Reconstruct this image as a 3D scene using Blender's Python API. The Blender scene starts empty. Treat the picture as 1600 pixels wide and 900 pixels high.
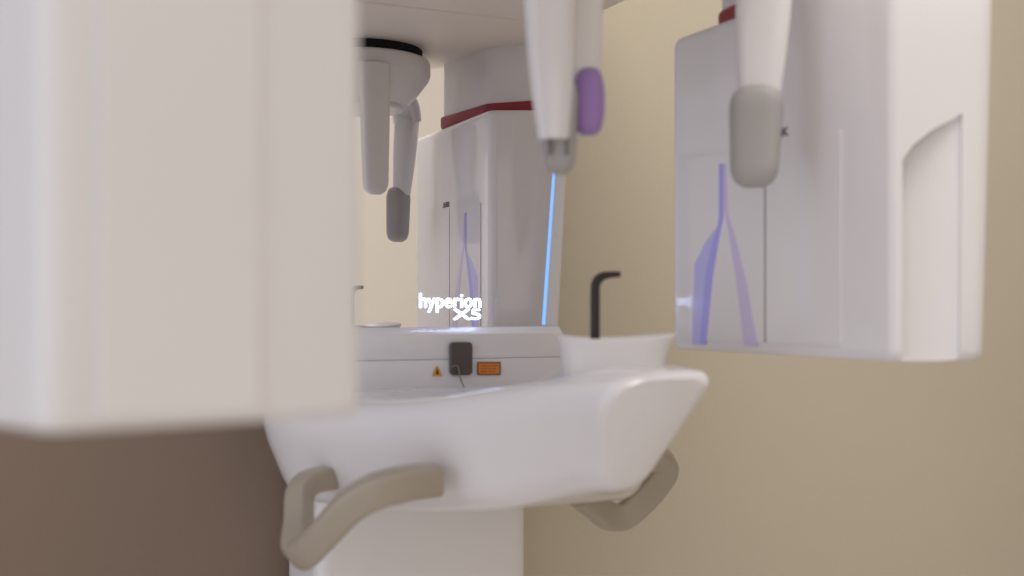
import bpy, bmesh, math
from mathutils import Vector, Matrix

# ------------------------------------------------------------------ camera
CZ = 1.25            # camera height above the floor
F = 1800.0           # focal length in photo pixels (1600 wide)
HZ = 480.0           # photo row of the horizon
scene = bpy.context.scene
col = scene.collection
cam_d = bpy.data.cameras.new('camera')
cam = bpy.data.objects.new('camera', cam_d)
col.objects.link(cam)
cam.location = (0, 0, CZ)
cam.rotation_euler = (math.radians(90), 0, 0)
cam_d.sensor_width = 36.0
cam_d.lens = 36.0 * F / 1600.0
cam_d.shift_y = (HZ - 450.0) / 1600.0
cam_d.clip_start = 0.02
cam_d.clip_end = 60
cam_d.dof.use_dof = True
cam_d.dof.focus_distance = 1.42
cam_d.dof.aperture_fstop = 4.6
scene.camera = cam

# ------------------------------------------------------------------ light
world = bpy.data.worlds.new('World')
scene.world = world
world.use_nodes = True
bg = world.node_tree.nodes['Background']
bg.inputs[0].default_value = (0.85, 0.87, 0.97, 1)
bg.inputs[1].default_value = 0.90

def area_light(name, loc, target, size, size_y, power, color):
    d = bpy.data.lights.new(name, 'AREA')
    d.shape = 'RECTANGLE'; d.size = size; d.size_y = size_y
    d.energy = power; d.color = color
    o = bpy.data.objects.new(name, d); col.objects.link(o)
    o.location = loc
    o.rotation_euler = (Vector(target) - Vector(loc)).to_track_quat('-Z', 'Y').to_euler()
    return o
# warm ceiling light over the right of the machine, softer light from the room behind the camera
area_light('ceiling_lamp', (0.30, 0.52, CZ + 1.15), (0.30, 0.60, CZ), 0.8, 0.8, 9.5, (1.0, 0.92, 0.80))
area_light('room_lamp', (0.05, -1.0, CZ - 0.10), (0.15, 0.8, CZ - .05), 1.0, 1.1, 1.9, (1.0, 0.96, 0.95))

vs = scene.view_settings
vs.view_transform = 'Standard'; vs.look = 'None'; vs.exposure = 0.45; vs.gamma = 1.0
vs.use_curve_mapping = False
scene.cycles.use_denoising = True
scene.cycles.max_bounces = 10
scene.cycles.glossy_bounces = 6
scene.cycles.sample_clamp_indirect = 6

# ------------------------------------------------------------------ frames
O = Vector((-0.226, 1.065)); N = Vector((-0.425, 0.905)).normalized()
T = Vector((N.y, -N.x))          # runs to the right along the mirror
D0 = N.dot(O)
def P(t, b, z):                  # along mirror, towards the patient, height above camera
    p = O + T * t - N * b
    return Vector((p.x, p.y, CZ + z))
def px(u, v, Y):                 # where a sight line stands at depth Y
    return Vector(((u - 800) / F * Y, Y, CZ + (HZ - v) / F * Y))
def W(x, y, z):
    return Vector((x, y, CZ + z))

# ------------------------------------------------------------------ materials
def mat(name, color, rough=0.4, spec=0.5, metal=0.0, coat=0.0, bump=0.0, bscale=400.0, mottle=0.0, mscale=6.0,
        emit=None, estr=0.0, rvar=0.0):
    m = bpy.data.materials.new(name); m.use_nodes = True
    nt = m.node_tree; bs = nt.nodes['Principled BSDF']
    bs.inputs['Base Color'].default_value = (*color, 1)
    bs.inputs['Roughness'].default_value = rough
    bs.inputs['Specular IOR Level'].default_value = spec
    bs.inputs['Metallic'].default_value = metal
    bs.inputs['Coat Weight'].default_value = coat
    bs.inputs['Coat Roughness'].default_value = 0.06
    tc = nt.nodes.new('ShaderNodeTexCoord')
    if mottle:
        n = nt.nodes.new('ShaderNodeTexNoise'); n.inputs['Scale'].default_value = mscale; n.inputs['Detail'].default_value = 4
        nt.links.new(tc.outputs['Object'], n.inputs['Vector'])
        r = nt.nodes.new('ShaderNodeMapRange')
        r.inputs['From Min'].default_value = 0.3; r.inputs['From Max'].default_value = 0.7
        r.inputs['To Min'].default_value = 1 - mottle; r.inputs['To Max'].default_value = 1 + mottle
        nt.links.new(n.outputs['Fac'], r.inputs['Value'])
        mx = nt.nodes.new('ShaderNodeMix'); mx.data_type = 'RGBA'; mx.blend_type = 'MULTIPLY'
        mx.inputs[0].default_value = 1.0
        mx.inputs[6].default_value = (*color, 1)
        nt.links.new(r.outputs['Result'], mx.inputs[7])
        nt.links.new(mx.outputs[2], bs.inputs['Base Color'])
    if rvar:
        n2 = nt.nodes.new('ShaderNodeTexNoise'); n2.inputs['Scale'].default_value = 9; n2.inputs['Detail'].default_value = 5
        nt.links.new(tc.outputs['Object'], n2.inputs['Vector'])
        r2 = nt.nodes.new('ShaderNodeMapRange')
        r2.inputs['To Min'].default_value = max(0.02, rough - rvar); r2.inputs['To Max'].default_value = rough + rvar
        nt.links.new(n2.outputs['Fac'], r2.inputs['Value'])
        nt.links.new(r2.outputs['Result'], bs.inputs['Roughness'])
    if bump:
        n3 = nt.nodes.new('ShaderNodeTexNoise'); n3.inputs['Scale'].default_value = bscale; n3.inputs['Detail'].default_value = 3
        nt.links.new(tc.outputs['Object'], n3.inputs['Vector'])
        b = nt.nodes.new('ShaderNodeBump'); b.inputs['Strength'].default_value = bump; b.inputs['Distance'].default_value = 0.001
        nt.links.new(n3.outputs['Fac'], b.inputs['Height'])
        nt.links.new(b.outputs['Normal'], bs.inputs['Normal'])
    if emit:
        bs.inputs['Emission Color'].default_value = (*emit, 1)
        bs.inputs['Emission Strength'].default_value = estr
    return m

M = {
    'shell':  mat('white_gloss_plastic', (0.78, 0.76, 0.775), 0.07, 0.5, rvar=0.025, mottle=0.012),
    'shell_soft': mat('white_satin_plastic', (0.755, 0.735, 0.735), 0.30, 0.45, rvar=0.06, mottle=0.015),
    'under':  mat('white_matt_plastic', (0.84, 0.78, 0.72), 0.5, 0.3, mottle=0.02),
    'gap':    mat('dark_gap', (0.012, 0.010, 0.010), 0.7, 0.2),
    'seam':   mat('grey_joint', (0.22, 0.19, 0.19), 0.6, 0.2),
    'pad':    mat('grey_rubber', (0.40, 0.385, 0.38), 0.5, 0.3, bump=0.15, bscale=900, mottle=0.03),
    'lilac':  mat('lilac_silicone', (0.34, 0.21, 0.50), 0.45, 0.35, mottle=0.03),
    'light_tint':  mat('painted_lilac_light', (0.41, 0.39, 0.88), 0.18, 0.5),  # colours of the projected lilac light, painted on
    'light_tint_pale': mat('painted_pale_lilac_light', (0.63, 0.56, 0.80), 0.18, 0.5),
    'light_tint_mid': mat('painted_mid_lilac_light', (0.52, 0.50, 0.88), 0.18, 0.5),
    'red':    mat('dark_red_rubber', (0.30, 0.026, 0.045), 0.4, 0.4),
    'black':  mat('black_plastic', (0.022, 0.014, 0.018), 0.33, 0.4),
    'window': mat('smoked_plastic', (0.085, 0.068, 0.066), 0.28, 0.5, mottle=0.05),
    'cord':   mat('grey_cord', (0.22, 0.19, 0.17), 0.5, 0.3),
    'handle': mat('taupe_paint', (0.385, 0.335, 0.27), 0.30, 0.5, mottle=0.03, rvar=0.05),
    'orange': mat('orange_label', (0.72, 0.24, 0.045), 0.45, 0.4),
    'yellow': mat('yellow_label', (0.72, 0.36, 0.04), 0.45, 0.4),
    'ink':    mat('dark_ink', (0.06, 0.025, 0.02), 0.5, 0.3),
    'brown_ink': mat('brown_ink', (0.20, 0.075, 0.03), 0.5, 0.3),
    'logo_ink': mat('plum_ink', (0.12, 0.07, 0.09), 0.5, 0.3),
    'mirror': mat('mirror_glass', (0.95, 0.935, 0.93), 0.0, 0.5, metal=1.0),
    'glow':   mat('lit_lettering', (0.8, 0.85, 1.0), 0.4, 0.3, emit=(0.50, 0.61, 1.0), estr=5.5),
    'strip':  mat('blue_light_strip', (0.2, 0.4, 0.8), 0.4, 0.3, emit=(0.17, 0.40, 0.84), estr=0.8),
    'wall':   mat('beige_wall_paint', (0.52, 0.467, 0.372), 0.85, 0.2, bump=0.25, bscale=220, mottle=0.02, mscale=3),
    'wall2':  mat('cream_wall_paint', (0.86, 0.81, 0.72), 0.85, 0.2, bump=0.2, bscale=220, mottle=0.02, mscale=3),
    'brown':  mat('wall_painted_shade', (0.232, 0.172, 0.132), 0.8, 0.2, bump=0.25, bscale=220, mottle=0.03, mscale=3),  # shade on the back wall put into a dark brown colour
    'floor':  mat('pale_floor', (0.72, 0.68, 0.64), 0.5, 0.3, mottle=0.06),
}

# ------------------------------------------------------------------ helpers
def obj(name, verts, faces, m, parent=None, smooth=True, bevel=0.0, bseg=3, angle=40):
    me = bpy.data.meshes.new(name)
    me.from_pydata([tuple(v) for v in verts], [], faces)
    bm = bmesh.new(); bm.from_mesh(me)
    bmesh.ops.recalc_face_normals(bm, faces=bm.faces)
    if bevel:
        es = [e for e in bm.edges if len(e.link_faces) == 2 and e.calc_face_angle(0) > math.radians(angle)]
        bmesh.ops.bevel(bm, geom=es, offset=bevel, segments=bseg, profile=0.5, affect='EDGES', clamp_overlap=True)
    bm.to_mesh(me); bm.free()
    for p in me.polygons: p.use_smooth = smooth
    if smooth:
        me.set_sharp_from_angle(angle=math.radians(angle))
    me.materials.append(M[m])
    o = bpy.data.objects.new(name, me); col.objects.link(o)
    if parent is not None:
        o.parent = parent
        o.matrix_parent_inverse = Matrix.Translation(-parent_loc(parent))
    return o
def parent_loc(p):
    return p.location.copy() if p.type == 'EMPTY' else Vector((0, 0, 0))

def loft(rings, cap=True):
    n = len(rings[0]); V = []; Fc = []
    for r in rings: V += list(r)
    for i in range(len(rings) - 1):
        for j in range(n):
            k = (j + 1) % n
            Fc.append((i * n + j, i * n + k, (i + 1) * n + k, (i + 1) * n + j))
    if cap:
        Fc.append(tuple(range(n)))
        Fc.append(tuple((len(rings) - 1) * n + j for j in range(n)))
    return V, Fc

def round_poly(pts, radii, seg=8):
    """2D polygon with rounded corners."""
    out = []; n = len(pts)
    for i in range(n):
        a, b, c = Vector(pts[i - 1]), Vector(pts[i]), Vector(pts[(i + 1) % n])
        r = radii[i] if isinstance(radii, (list, tuple)) else radii
        d1 = (a - b).normalized(); d2 = (c - b).normalized()
        ang = d1.angle(d2); L = r / math.tan(ang / 2)
        L = min(L, (a - b).length * 0.48, (c - b).length * 0.48)
        p1 = b + d1 * L; p2 = b + d2 * L
        for k in range(seg + 1):
            s = k / seg
            out.append((p1 * (1 - s) * (1 - s) + b * 2 * s * (1 - s) + p2 * s * s))
    return out

def prism(name, plan, z0, z1, m, parent, taper=None, edge=0.006, eseg=5):
    """Extrude a rounded plan (list of 2D world points) with rounded top and bottom edges."""
    c = sum((Vector(p) for p in plan), Vector((0, 0))) / len(plan)
    size = max((Vector(p) - c).length for p in plan)
    def ring(z, inset):
        s = 1 - inset / size
        return [W(c.x + (p[0] - c.x) * s, c.y + (p[1] - c.y) * s, z) for p in plan]
    rings = []
    if edge:
        for k in range(eseg + 1):
            a = math.pi / 2 * k / eseg
            rings.append(ring(z0 + edge * (1 - math.cos(a)), edge * (1 - math.sin(a))))
        for k in range(1, 6):
            rings.append(ring(z0 + edge + (z1 - z0 - 2 * edge) * k / 6, 0))
        for k in range(eseg + 1):
            a = math.pi / 2 * (1 - k / eseg)
            rings.append(ring(z1 - edge * (1 - math.cos(a)), edge * (1 - math.sin(a))))
    else:
        rings = [ring(z0, 0), ring(z1, 0)]
    V, Fc = loft(rings)
    if taper:
        V = [taper(v) for v in V]
    return obj(name, V, Fc, m, parent)

def box(name, corners8, m, parent, bevel=0.0, bseg=3):
    Fc = [(0, 1, 2, 3), (7, 6, 5, 4), (0, 4, 5, 1), (1, 5, 6, 2), (2, 6, 7, 3), (3, 7, 4, 0)]
    return obj(name, corners8, Fc, m, parent, bevel=bevel, bseg=bseg, smooth=bool(bevel))

def boxP(name, t0, t1, b0, b1, z0, z1, m, parent, bevel=0.0, bseg=3):
    return box(name, [P(t0, b0, z0), P(t1, b0, z0), P(t1, b1, z0), P(t0, b1, z0),
                      P(t0, b0, z1), P(t1, b0, z1), P(t1, b1, z1), P(t0, b1, z1)], m, parent, bevel, bseg)

def catmull(pts, n=8):
    out = []
    for i in range(len(pts) - 1):
        p0 = pts[max(i - 1, 0)]; p1 = pts[i]; p2 = pts[i + 1]; p3 = pts[min(i + 2, len(pts) - 1)]
        for k in range(n):
            s = k / n
            out.append(0.5 * ((2 * p1) + (p2 - p0) * s + (2 * p0 - 5 * p1 + 4 * p2 - p3) * s * s + (3 * p1 - p0 - 3 * p2 + p3) * s ** 3))
    out.append(pts[-1].copy())
    return out

def sweep(name, pts, ra, rb, m, parent, up=Vector((0, 0, 1)), power=2.6, seg=24, scale=None, endround=0.0):
    """Sweep a superellipse (ra along side, rb along up) down a path of 3D points."""
    rings = []; n = len(pts); prev = None
    for i, p in enumerate(pts):
        d = (pts[min(i + 1, n - 1)] - pts[max(i - 1, 0)]).normalized()
        if prev is None:
            side = d.cross(up).normalized()
        else:
            side = (prev - d * prev.dot(d)).normalized()
        prev = side
        u2 = side.cross(d).normalized()
        s = scale(i / (n - 1)) if scale else 1.0
        r = []
        for k in range(seg):
            a = 2 * math.pi * k / seg
            ca, sa = math.cos(a), math.sin(a)
            x = math.copysign(abs(ca) ** (2 / power), ca) * ra * s
            y = math.copysign(abs(sa) ** (2 / power), sa) * rb * s
            r.append(p + side * x + u2 * y)
        rings.append(r)
    V, Fc = loft(rings)
    return obj(name, V, Fc, m, parent)

def extrude_flat(name, pts3, normal, thick, m, parent):
    """A thin plate of the given outline, standing proud along normal."""
    n = len(pts3); nv = Vector(normal).normalized() * thick
    V = [Vector(p) for p in pts3] + [Vector(p) + nv for p in pts3]
    Fc = [tuple(range(n)), tuple(range(n, 2 * n))] + [(i, (i + 1) % n, n + (i + 1) % n, n + i) for i in range(n)]
    return obj(name, V, Fc, m, parent, smooth=False)

def text(name, body, origin, xdir, ydir, height, width, m, parent, bold=0.0, depth=0.0006, spacing=1.0):
    cu = bpy.data.curves.new(name, 'FONT'); cu.body = body; cu.size = 1.0
    cu.offset = bold; cu.space_character = spacing; cu.extrude = 0.001; cu.resolution_u = 4
    tmp = bpy.data.objects.new(name, cu); col.objects.link(tmp)
    dg = bpy.context.evaluated_depsgraph_get()
    me = bpy.data.meshes.new_from_object(tmp.evaluated_get(dg))
    bpy.data.objects.remove(tmp)
    xs = [v.co.x for v in me.vertices]; ys = [v.co.y for v in me.vertices]
    x0, x1, y0, y1 = min(xs), max(xs), min(ys), max(ys)
    xd = Vector(xdir).normalized(); yd = Vector(ydir).normalized(); zd = xd.cross(yd)
    for v in me.vertices:
        q = v.co.copy()
        v.co = Vector(origin) + xd * ((q.x - x0) / (x1 - x0) * width) + yd * ((q.y - y0) / (y1 - y0) * height) + zd * (depth if q.z > 0 else 0)
    me.materials.clear(); me.materials.append(M[m])
    o = bpy.data.objects.new(name, me); col.objects.link(o)
    o.parent = parent
    o.matrix_parent_inverse = Matrix.Translation(-parent_loc(parent))
    return o

def sstep(a, b, x):
    s = min(1, max(0, (x - a) / (b - a))); return s * s * (3 - 2 * s)
def interp(tab, x):
    if x <= tab[0][0]: return tab[0][1]
    for (x0, y0), (x1, y1) in zip(tab, tab[1:]):
        if x <= x1:
            return y0 + (y1 - y0) * (x - x0) / (x1 - x0)
    return tab[-1][1]

# ------------------------------------------------------------------ setting
def structure(o): o['kind'] = 'structure'; return o
structure(boxP('back_wall', 0.15, 3.2, -0.135, -0.235, -CZ, 1.45, 'wall', None))
structure(boxP('back_wall_shaded', -2.2, 0.15, -0.135, -0.235, -CZ, 1.45, 'brown', None))  # left part of the back wall, its shade painted in as brown
structure(boxP('added_shade_wall', 1.30, 1.40, -0.135, 2.05, -CZ, 1.45, 'wall', None))  # unseen wall added to darken the back wall towards the right
structure(boxP('opposite_wall', -2.2, 3.2, 2.05, 2.15, -CZ, 1.45, 'wall2', None))
structure(boxP('floor', -2.2, 3.2, -0.135, 2.05, -CZ - 0.05, -CZ, 'floor', None))

# ------------------------------------------------------------------ the machine
root = bpy.data.objects.new('dental_xray_machine', None); col.objects.link(root)
root.location = P(0.14, -0.05, -CZ)
root.empty_display_size = 0.1
root['label'] = 'white panoramic dental x-ray machine with mirror, chin rest and two hanging heads'
root['category'] = 'x-ray machine'

# column
cpl = [P(0.0475, -0.004, 0), P(0.270, -0.004, 0), P(0.270, -0.12, 0), P(0.0475, -0.12, 0)]
cpl = round_poly([(p.x, p.y) for p in cpl], 0.016)
prism('column', cpl, -CZ, -0.10, 'shell_soft', root, edge=0)
cpl2 = [P(0.02, -0.012, 0), P(0.30, -0.012, 0), P(0.29, -0.125, 0), P(0.05, -0.125, 0)]
cpl2 = round_poly([(p.x, p.y) for p in cpl2], 0.012)
prism('upper_column', cpl2, -0.10, 0.60, 'shell_soft', root, edge=0)

# mirror panel: white surround, glass, light strips
ML = 0.0; ZB, ZT = -0.021, 0.322
def redge(z): return 0.3035 + (z + 0.0184) * 0.060
def rled(z): return 0.2825 + (z + 0.0184) * 0.078
surround = obj('mirror_surround',
    [P(ML - .03, 0, ZB), P(redge(ZB), 0, ZB), P(redge(ZT), 0, ZT), P(ML - .03, 0, ZT),
     P(ML - .03, -.012, ZB), P(redge(ZB), -.012, ZB), P(redge(ZT), -.012, ZT), P(ML - .03, -.012, ZT)],
    [(0, 1, 2, 3), (7, 6, 5, 4), (0, 4, 5, 1), (1, 5, 6, 2), (2, 6, 7, 3), (3, 7, 4, 0)], 'shell_soft', root, bevel=0.003)
gl = 0.0022
extrude_flat('mirror_glass', [P(ML, 0.0006, ZB + .001), P(rled(ZB), 0.0006, ZB + .001), P(rled(ZT), 0.0006, ZT), P(ML, 0.0006, ZT)],
             (-N.x, -N.y, 0), 0.0016, 'mirror', surround)
def strip(t_of, z0, z1, w0, w1):
    return extrude_flat('light_strip', [P(t_of(z0), .0006, z0), P(t_of(z0) + w0, .0006, z0), P(t_of(z1) + w1, .0006, z1), P(t_of(z1), .0006, z1)],
                        (-N.x, -N.y, 0), 0.0026, 'strip', surround)
strip(lambda z: rled(z) + .0008, ZB + .003, ZT - .01, .0024, .0015)
strip(lambda z: ML - .012, ZB + .003, ZT - .01, .0024, .0015)
# lit lettering, standing a little off the glass
x3 = (T.x, T.y, 0); z3 = (0, 0, 1)
def at_mirror(u, v, b=0.0024):
    d = Vector(((u - 800) / F, 1.0)); Y = (D0 - b) / N.dot(d)
    return px(u, v, Y)
a0 = at_mirror(656, 488); a1 = at_mirror(751, 488)
text('lit_lettering', 'hyperion', a0, x3, z3, 0.0185, (a1 - a0).length, 'glow', surround, bold=0.0, spacing=1.04)
a0 = at_mirror(708, 499.5); a1 = at_mirror(751, 499.5)
text('lit_lettering', 'X5', a0, x3, z3, 0.0104, (a1 - a0).length, 'glow', surround, bold=0.004)

# console front below the mirror, with a sloped ledge
def cface(t0, t1, pr, name, m):
    pts = pr
    V = [P(t0, b, z) for b, z in pts] + [P(t1, b, z) for b, z in pts]
    n = len(pts)
    Fc = [tuple(range(n)), tuple(range(n, 2 * n))] + [(i, (i + 1) % n, n + (i + 1) % n, n + i) for i in range(n)]
    return obj(name, V, Fc, m, root, bevel=0.0012, angle=20)
face = cface(0.03, 0.302, [(-.05, -.0196), (0.0035, -.0196), (.012, -.0265), (.0145, -.0508), (-.05, -.0508)], 'console_ledge', 'shell')
face2 = cface(0.03, 0.302, [(-.05, -.0510), (.0147, -.0510), (.016, -.11), (-.05, -.11)], 'console_front', 'shell')

def at_b(u, v, b):
    d = Vector(((u - 800) / F, 1.0)); Y = (D0 - b) / N.dot(d)
    return px(u, v, Y)
nf = (-N.x, -N.y, 0)
def rounded_px(u0, v0, u1, v1, r, b, lean=0):
    pl = round_poly([(u0, v1), (u1, v1), (u1 + lean, v0), (u0 + lean, v0)], r, 5)
    return [at_b(p[0], p[1], b) for p in pl]
sensor = extrude_flat('sensor_window', rounded_px(701, 534, 736, 586, 7, .015), nf, .005, 'window', root)
bv = sensor.modifiers.new('bevel', 'BEVEL'); bv.width = .0015; bv.segments = 3; bv.limit_method = 'ANGLE'
cord = catmull([at_b(706, 574, .0207), at_b(711, 571, .0215), at_b(716, 574, .0222), at_b(718, 584, .0235), at_b(720, 593, .026), at_b(725, 605, .034)], 6)
cu = sweep('cord', cord, .0007, .0007, 'cord', sensor, seg=8, power=2)
# warning labels
tri = extrude_flat('warning_label', [at_b(675, 587.5, .0160), at_b(691, 587.5, .0160), at_b(684.2, 572, .0160), at_b(681.6, 572, .0160)], nf, .0005, 'yellow', root)
tri['label'] = 'small yellow triangular warning sticker'
extrude_flat('warning_mark', [at_b(681.5, 585, .0166), at_b(685, 585, .0166), at_b(684.3, 577, .0166), at_b(682.2, 577, .0166)], nf, .0003, 'ink', tri)
lab = extrude_flat('warning_label', rounded_px(745.5, 565.5, 782, 586, 1.2, .0160, 0), nf, .0005, 'brown_ink', root)
lab['label'] = 'orange rectangular warning sticker with brown border'
extrude_flat('label_field', rounded_px(747.6, 567.6, 780, 584, 0.8, .0166, 0), nf, .0003, 'orange', lab)
for k in range(3):
    v = 571 + k * 4.4
    for (ua, ub) in ((751, 761), (762.5, 768), (769.5, 777 - k * 2)):
        extrude_flat('print_line', rounded_px(ua, v, ub, v + 1.1, 0.3, .01695, 0), nf, .0002, 'brown_ink', lab)

# hull (console body reaching out under the patient's chin)
AX = 0.165
bl = [-0.06, -0.03, 0.0, .02, .04, .06, .08, .10, .12, .14, .16, .18, .20, .22, .24, .26, .28, .30, .32, .34, .36, .375, .39, .399, .403, .406, .4075]
HW = [(-.06, .158), (0, .176), (.05, .184), (.10, .178), (.16, .157), (.22, .130), (.28, .101), (.32, .085), (.36, .068), (.399, .050), (.403, .0485), (.406, .045), (.4075, .040)]
HB = [(-.06, .128), (0, .140), (.05, .148), (.10, .140), (.2, .103), (.28, .068), (.34, .042), (.38, .026), (.418, .010)]
ZBt = [(-.06, -.178), (.05, -.176), (.12, -.171), (.2, -.164), (.3, -.149), (.36, -.138), (.399, -.130), (.403, -.128), (.406, -.125), (.4075, -.120)]
def smooth_tab(tab, x, w=.02):
    return sum(interp(tab, x + d * w) for d in (-1, -.5, 0, .5, 1)) / 5 if x < .39 else interp(tab, x)
def hull_top(t, b):
    z = -.0775 - .010 * sstep(0, .22, b)
    return z + .0445 * sstep(.075, .325, b) * sstep(.01, .17, t)
rings = []
for b in bl:
    hw = smooth_tab(HW, b); hb = smooth_tab(HB, b); zb = smooth_tab(ZBt, b)
    e = max(0, (b - .399) / .0085); zt = 0.0 - .005 * e * e
    tl, tr = AX - hw, AX + hw
    zl = hull_top(tl + .03, b) + .010 * sstep(.0, .12, b) * (1 - sstep(.18, .33, b)); zr = hull_top(tr, b)
    rt = min(.10, hw * .75)
    sec = round_poly([(AX - hb, zb), (tl, zl), (tr, zr), (AX + hb, zb)], [.034, rt, .010, .026], 12)
    # finer points along the top so that the pod can rise out of it
    i0, i1 = 2 * 13 - 1, 2 * 13
    top = []
    for k in range(1, 24):
        f = k / 24; q = sec[i0] * (1 - f) + sec[i1] * f
        top.append(q)
    sec = sec[:i1] + top + sec[i1:]
    r = []
    for j, q in enumerate(sec):
        z = q.y
        if i0 <= j < i1 + 23:
            f = (j - i0) / 24
            z = sec[i0].y * (1 - sstep(0, .5, f)) + hull_top(q.x, b) * sstep(0, .5, f) if f < .5 else hull_top(q.x, b)
            z = min(z, max(zl, zr))
        elif i1 + 23 <= j < i1 + 23 + 13:
            pass
        rake = sstep(.24, .41, b) * max(0, -.05 - z) * .55
        r.append(P(q.x - .008 * sstep(.06, -.02, q.x) , b - rake, z + zt * sstep(-.11, -.05, z)))
    rings.append(r)
V, Fc = loft(rings)
hull = obj('console_body', V, Fc, 'shell', root, angle=60)

# handles
def handle(pts, ra, rb, up, scale=None):
    path = catmull(pts, 7)
    h = sweep('handle', path, ra, rb, 'handle', root, up=up, power=5, seg=32, scale=scale)
    bv = h.modifiers.new('bevel', 'BEVEL'); bv.width = .002; bv.segments = 3; bv.limit_method = 'ANGLE'; bv.angle_limit = math.radians(50)
    return h
handle([px(545, 742, .985), px(512, 747, .955), px(484, 754, .94), px(469, 772, .93), px(467, 812, .91), px(465, 848, .885), px(478, 860, .868),
        px(508, 832, .85), px(548, 790, .835), px(588, 767, .83), px(634, 755, .838), px(680, 749, .856)], .0122, .0122, Vector((0, 0, 1)),
       lambda s: .80 + .20 * sstep(.38, .55, s))
handle([px(905, 770, 1.02), px(930, 790, 1.05), px(950, 806, 1.07), px(972, 808, 1.08), px(998, 788, 1.085), px(1022, 762, 1.09), px(1038, 738, 1.09), px(1034, 722, 1.085), px(1005, 700, 1.06)],
       .0085, .0125, Vector((0, 0, 1)))

# chin rest
cc = Vector((0.0765, 0.868))
def cup_ring(z, sx, sy, shift=0.0, dip=0.0, r=.4):
    out = []
    for k in range(56):
        a = 2 * math.pi * k / 56
        ca, sa = math.cos(a), math.sin(a)
        x = math.copysign(abs(ca) ** (2 / 3.4), ca) * sx + shift
        y = math.copysign(abs(sa) ** (2 / 3.4), sa) * sy
        s = x / sx
        out.append(W(cc.x + x, cc.y + y, z + dip * (s + .25) ** 2 * (1 if s < -.25 else .45)))
    return out
rings = [cup_ring(-.060, .0375, .029, -.001), cup_ring(-.044, .0385, .030, -.001), cup_ring(-.034, .0395, .031, -.0005), cup_ring(-.0285, .0425, .032, .0005, .0036),
         cup_ring(-.0255, .0445, .033, .001, .0050), cup_ring(-.0240, .0450, .033, .0012, .0056), cup_ring(-.0232, .0440, .032, .0012, .0058),
         cup_ring(-.0236, .0410, .030, .0012, .0050), cup_ring(-.0280, .034, .025, .001, .002), cup_ring(-.031, .02, .015, 0, 0)]
V, Fc = loft(rings)
chin = obj('chin_rest', V, Fc, 'shell_soft', root)
# bite stick: loose in the chin rest
bs_pts = [W(.06212, .861, -.034), W(.06209, .861, -.020), W(.06208, .861, .002), W(.06209, .861, .012)]
for k in range(1, 7):
    a = math.pi / 2 * k / 6
    bs_pts.append(W(.06208 + .0095 * (1 - math.cos(a)), .861, .0145 + .0095 * math.sin(a)))
bs_pts += [W(.0755, .861, .0244), W(.081, .861, .0247)]
bite = sweep('bite_stick', bs_pts, .0036, .0030, 'black', None, up=Vector((0, 1, 0)), power=2.6, seg=20,
             scale=lambda s: 1.0 if s < .55 else 1.0 - .42 * (s - .55) / .45)
bite['label'] = 'thin black hooked bite stick standing in the white chin rest'
bite['category'] = 'bite stick'

# ------------------------------------------------------------------ detector head (right)
SN = Vector((-.8988, -.4384)); ST = Vector((.4384, -.8988)); SL = Vector((.1985, .9))
def S(s, z, off=0.0):
    p = SL + ST * s + SN * off
    return W(p.x, p.y, z)
c1 = SL + ST * .1355; c0 = SL - ST * .131
plan = [(c1.x, c1.y), (.329, .787), (.352, .86), (.290, 1.06), (.205, 1.092), (c0.x, c0.y)]
plan = round_poly(plan, [.012, .016, .05, .04, .03, .014], 9)
def taper_r(v):
    z = v.z - CZ
    k = 1 - .022 * max(0, (.21 - z) / .25) * sstep(.26, .34, v.x)
    return Vector((v.x * k, v.y, v.z))
head = prism('detector_head', plan, -.037, .236, 'shell', root, taper=taper_r, edge=.008)
# recessed grip on the outer side
def cutter(name, pts, y0, y1):
    n = len(pts); V = [W(x, y0, z) for x, z in pts] + [W(x, y1 + (.0085 if x < .29 else .002), z) for x, z in pts]
    Fc = [tuple(range(n)), tuple(range(n, 2 * n))] + [(i, (i + 1) % n, n + (i + 1) % n, n + i) for i in range(n)]
    return obj(name, V, Fc, 'shell', None, smooth=False)
def apply_boolean(o, c):
    md = o.modifiers.new('cut', 'BOOLEAN'); md.object = c; md.operation = 'DIFFERENCE'; md.solver = 'EXACT'
    dg = bpy.context.evaluated_depsgraph_get()
    me = bpy.data.meshes.new_from_object(o.evaluated_get(dg))
    o.modifiers.clear(); o.data = me
    bpy.data.objects.remove(c)
    for p in me.polygons: p.use_smooth = True
    me.set_sharp_from_angle(angle=math.radians(35))
ck = cutter('grip_cut', [(.264, -.06), (.305, -.06), (.3065, .132), (.300, .128), (.285, .120), (.272, .110), (.264, .100)], .70, .7855)
apply_boolean(head, ck)
# access panels either side of the joint line, standing proud
def panel(s0, s1, z0, z1):
    pl = round_poly([(s0, z0), (s1, z0), (s1, z1), (s0, z1)], .003, 4)
    return extrude_flat('cover_panel', [S(p[0], p[1], -.0006) for p in pl], (SN.x, SN.y, 0), .0018, 'shell', head)
panel(.0011, .0845, -.0275, .1275)
panel(-.103, -.0011, -.0275, .1275)
extrude_flat('joint_line', [S(-.0011, -.0275, -.0002), S(.0011, -.0275, -.0002), S(.0011, .1275, -.0002), S(-.0011, .1275, -.0002)], (SN.x, SN.y, 0), .0004, 'logo_ink', head)
# small printed name above the joint
e0 = S(.0035, .1305, .0001)
text('printed_mark', 'ISEK', e0, (ST.x, ST.y, 0), z3, .0068, .024, 'logo_ink', head, bold=.03, depth=.0004)
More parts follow.
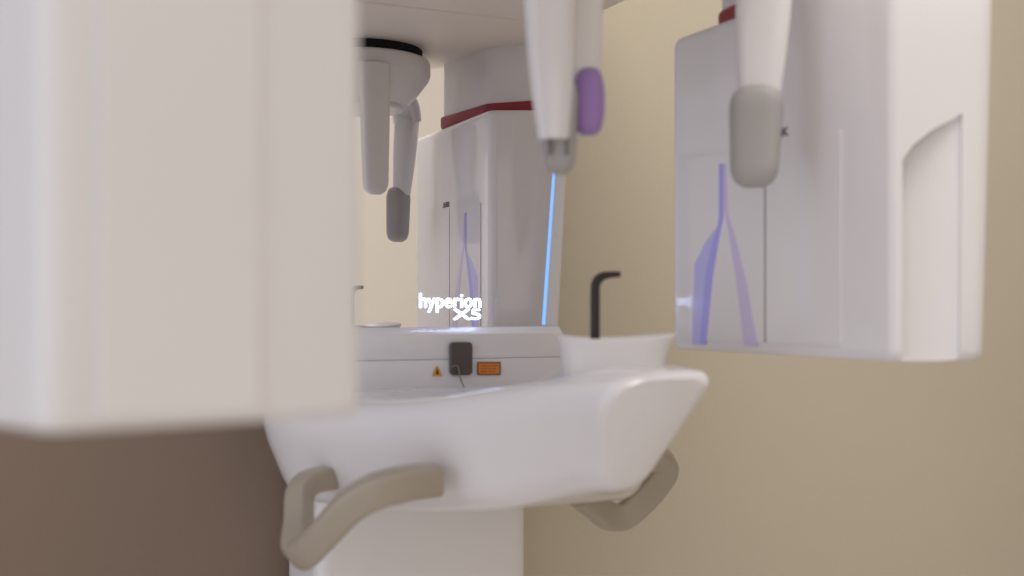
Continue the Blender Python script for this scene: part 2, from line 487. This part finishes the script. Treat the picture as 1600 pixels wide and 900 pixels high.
# lilac light cast on the head, painted as coloured strips, spreading into two legs
def sz(u, v, off=.0010):
    r = (u - 800) / F
    s = (r * SL.y - SL.x) / (ST.x - r * ST.y)
    Y = SL.y + ST.y * s
    return S(s, (HZ - v) / F * Y, off)
extrude_flat('painted_light_fork', [sz(1125.5, 256), sz(1132.5, 256), sz(1132.5, 340), sz(1126, 370), sz(1116, 430), sz(1105, 538), sz(1095, 538), sz(1104, 430), sz(1114, 380), sz(1124, 352), sz(1125.5, 335)],
             (SN.x, SN.y, 0), .0004, 'light_tint', head)
extrude_flat('painted_light_fork', [sz(1124, 352), sz(1114, 380), sz(1104, 430), sz(1095, 538), sz(1083.5, 538), sz(1087, 413), sz(1106, 376)],
             (SN.x, SN.y, 0), .0004, 'light_tint_mid', head)
extrude_flat('painted_light_fork', [sz(1133.5, 256), sz(1136.5, 256), sz(1139, 335), sz(1152, 375), sz(1168, 440), sz(1186, 540), sz(1165, 540), sz(1151, 430), sz(1140, 360), sz(1133.5, 330)],
             (SN.x, SN.y, 0), .0004, 'light_tint_pale', head)
# neck and red gasket
npl = [(.2165, .868), (.30, .875), (.30, 1.03), (.235, 1.07), (.205, 1.06), (.1775, .982)]
def grow(pl, s):
    c = Vector((.235, .965)); return [c + (Vector(p) - c) * s for p in pl]
prism('red_gasket', round_poly(grow(npl, 1.05), [.012, .03, .03, .03, .015, .03], 6), .2362, .2515, 'red', head, edge=.003)
prism('neck', round_poly(npl, [.012, .03, .03, .03, .015, .03], 6), 0.2362, .330, 'shell', head, edge=0)

# ------------------------------------------------------------------ x-ray tube head (left foreground)
tp = [(-.136, .335), (-.052, .392), (-.066, .470), (-.20, .50), (-.225, .415)]
tp = round_poly(tp, [.010, .006, .03, .04, .03], 9)
tube = prism('tube_head', tp, -.0372, .26, 'shell_soft', root, edge=.004)
fd = (Vector((-.052, .392)) - Vector((-.136, .335))); fl = fd.length; fd.normalize(); fn = Vector((fd.y, -fd.x))
def Ff(s, z, off=0.0):
    p = Vector((-.136, .335)) + fd * s + fn * off
    return W(p.x, p.y, z)
def fplate(name, s0, s1, z0, z1, off, th, m, r=.003):
    pl = round_poly([(s0, z0), (s1, z0), (s1, z1), (s0, z1)], r, 5)
    o = extrude_flat(name, [Ff(p[0], p[1], off) for p in pl], (fn.x, fn.y, 0), th, m, tube)
    return o
p1 = fplate('front_cover', .0150, .066, -.0345, .25, -.001, .0030, 'shell_soft')
bv = p1.modifiers.new('bevel', 'BEVEL'); bv.width = .0028; bv.segments = 3; bv.limit_method = 'ANGLE'
dot = [Ff(.0335 + .0014 * math.cos(a * math.pi / 10), -.0035 + .0014 * math.sin(a * math.pi / 10), .0012) for a in range(20)]
extrude_flat('screw_cap', dot, (fn.x, fn.y, 0), .0006, 'shell', tube)
prism('tube_neck', round_poly([(-.15, .38), (-.09, .40), (-.10, .46), (-.16, .46)], .015, 5), .255, .34, 'shell_soft', tube, edge=0)

# ------------------------------------------------------------------ overhead parts
beam = boxP('overhead_beam', -.02, .372, -.04, .104, .320, .44, 'under', root, bevel=.004)
arm_pl = [P(-.02, .1070, 0), P(.372, .1070, 0), P(.372, .36, 0), P(.24, .44, 0), P(.06, .76, 0), P(-.12, .76, 0), P(-.10, .40, 0)]
arm = prism('gantry_arm', round_poly([(p.x, p.y) for p in arm_pl], [.003, .003, .05, .05, .04, .04, .05], 6), .3205, .43, 'under', root, edge=.006)

# head support: hub plate, temple rests, forehead rest
hc = Vector((.093, .852))
def disc(name, r0, r1, z0, z1, m, parent, edge):
    pl = [hc + Vector((math.cos(a * math.pi / 24), math.sin(a * math.pi / 24))) * r1 for a in range(48)]
    return prism(name, pl, z0, z1, m, parent, edge=edge)
hrings = [[W(hc.x + math.cos(a * math.pi / 24) * r, hc.y + math.sin(a * math.pi / 24) * r, z) for a in range(48)]
          for z, r in ((.309, .076), (.3075, .080), (.304, .082), (.290, .082), (.284, .080), (.268, .068), (.256, .057), (.252, .053))]
V, Fc = loft(hrings)
hub = obj('head_support', V, Fc, 'shell_soft', root)
def support_arm(parent, pts, ra, rb):
    return sweep('support_arm', catmull([W(*p) for p in pts], 6), ra, rb, 'shell', parent, up=Vector((0, 0, 1)), power=3)
disc('hub_gap', 0, .072, .307, .3225, 'gap', hub, 0)
disc('hub_cap', 0, .048, .2455, .256, 'shell_soft', hub, .003)

def blade(name, axis_pts, width, thick, m, parent, facing, scale, power=3.0):
    """Vertical blade: width across facing's perpendicular, thick along facing."""
    fx = Vector((facing[0], facing[1], 0)).normalized(); sx = Vector((-fx.y, fx.x, 0))
    rings = []
    n = len(axis_pts)
    for i, p in enumerate(axis_pts):
        w, th = scale(i / (n - 1))
        r = []
        for k in range(32):
            a = 2 * math.pi * k / 32
            ca, sa = math.cos(a), math.sin(a)
            r.append(p + sx * (math.copysign(abs(ca) ** (2 / power), ca) * width / 2 * w) + fx * (math.copysign(abs(sa) ** (2 / power), sa) * thick / 2 * th))
        rings.append(r)
    V, Fc = loft(rings)
    return obj(name, V, Fc, m, parent)
def vline(x0, y0, x1, y1, z0, z1, n=14):
    return [W(x0 + (x1 - x0) * i / n, y0 + (y1 - y0) * i / n, z0 + (z1 - z0) * i / n) for i in range(n + 1)]
def capsule(s, e0=.16, e1=.16):
    q = 1.0
    if s < e0: q = math.sqrt(max(0.0, 1 - (1 - s / e0) ** 2)) * .55 + .45
    if s > 1 - e1: q = math.sqrt(max(0.0, 1 - ((s - 1 + e1) / e1) ** 2)) * .55 + .45
    return q
# far temple rest (in front of the detector head)
fb = (-.35, -.94)
tb = blade('temple_rest', vline(.1840, .836, .1778, .8300, .248, .132), .041, .026, 'shell', root, fb, lambda s: (1.0 - .40 * s ** 2, 1.0 - .4 * s ** 2))
support_arm(tb, [(.125, .847, .277), (.160, .841, .274), (.179, .837, .264), (.184, .836, .244)], .0195, .0115)
tb['label'] = 'temple rest hanging in front of the right head'
def padscale(s): q = capsule(s, .24, .20); return (q * (1 - .18 * s), q * (1 - .08 * s))
blade('rest_pad', vline(.1762, .828, .1738, .828, .1590, .0863, 24), .0395, .027, 'pad', tb, fb, padscale)
# near temple rest
ta = blade('temple_rest', vline(.0225, .752, .0275, .752, .262, .1085, 16), .035, .030, 'shell', root, (-.1, -.99), lambda s: (1.0 - .42 * s ** 3, 1 - .1 * s))
support_arm(ta, [(.070, .815, .277), (.040, .775, .276), (.026, .756, .268), (.0228, .752, .250)], .016, .0125)
for sx_ in (.0245, .0355):
    box('tip_slot', [W(sx_ + dx, y, z) for z in (.0985, .1095) for dx, y in ((-.0013, .7430), (.0013, .7430), (.0013, .7470), (-.0013, .7470))], 'seam', ta)
ta['label'] = 'temple rest with lilac pad, left of the hook'
blade('rest_pad', vline(.0325, .757, .0312, .757, .150, .0875, 20), .0245, .026, 'pad', ta, (-.1, -.99), padscale)
blade('inner_bracket', vline(.0465, .767, .0445, .767, .255, .146, 12), .031, .022, 'shell_soft', ta, (-.1, -.99), lambda s: (1 - .15 * s ** 3, 1))
blade('inner_pad', vline(.0505, .760, .0505, .760, .1575, .1138, 24), .0215, .020, 'lilac', ta, (-.1, -.99), lambda s: (capsule(s, .45, .45), capsule(s, .45, .45)), power=2.3)
# forehead rest
fr = blade('forehead_rest', vline(.046, .919, .042, .925, .292, .133, 40), .038, .022, 'shell_soft', root, (N.x, N.y), lambda s: ((1.0 - .22 * s) * capsule(s, .01, .10), capsule(s, .01, .10)))
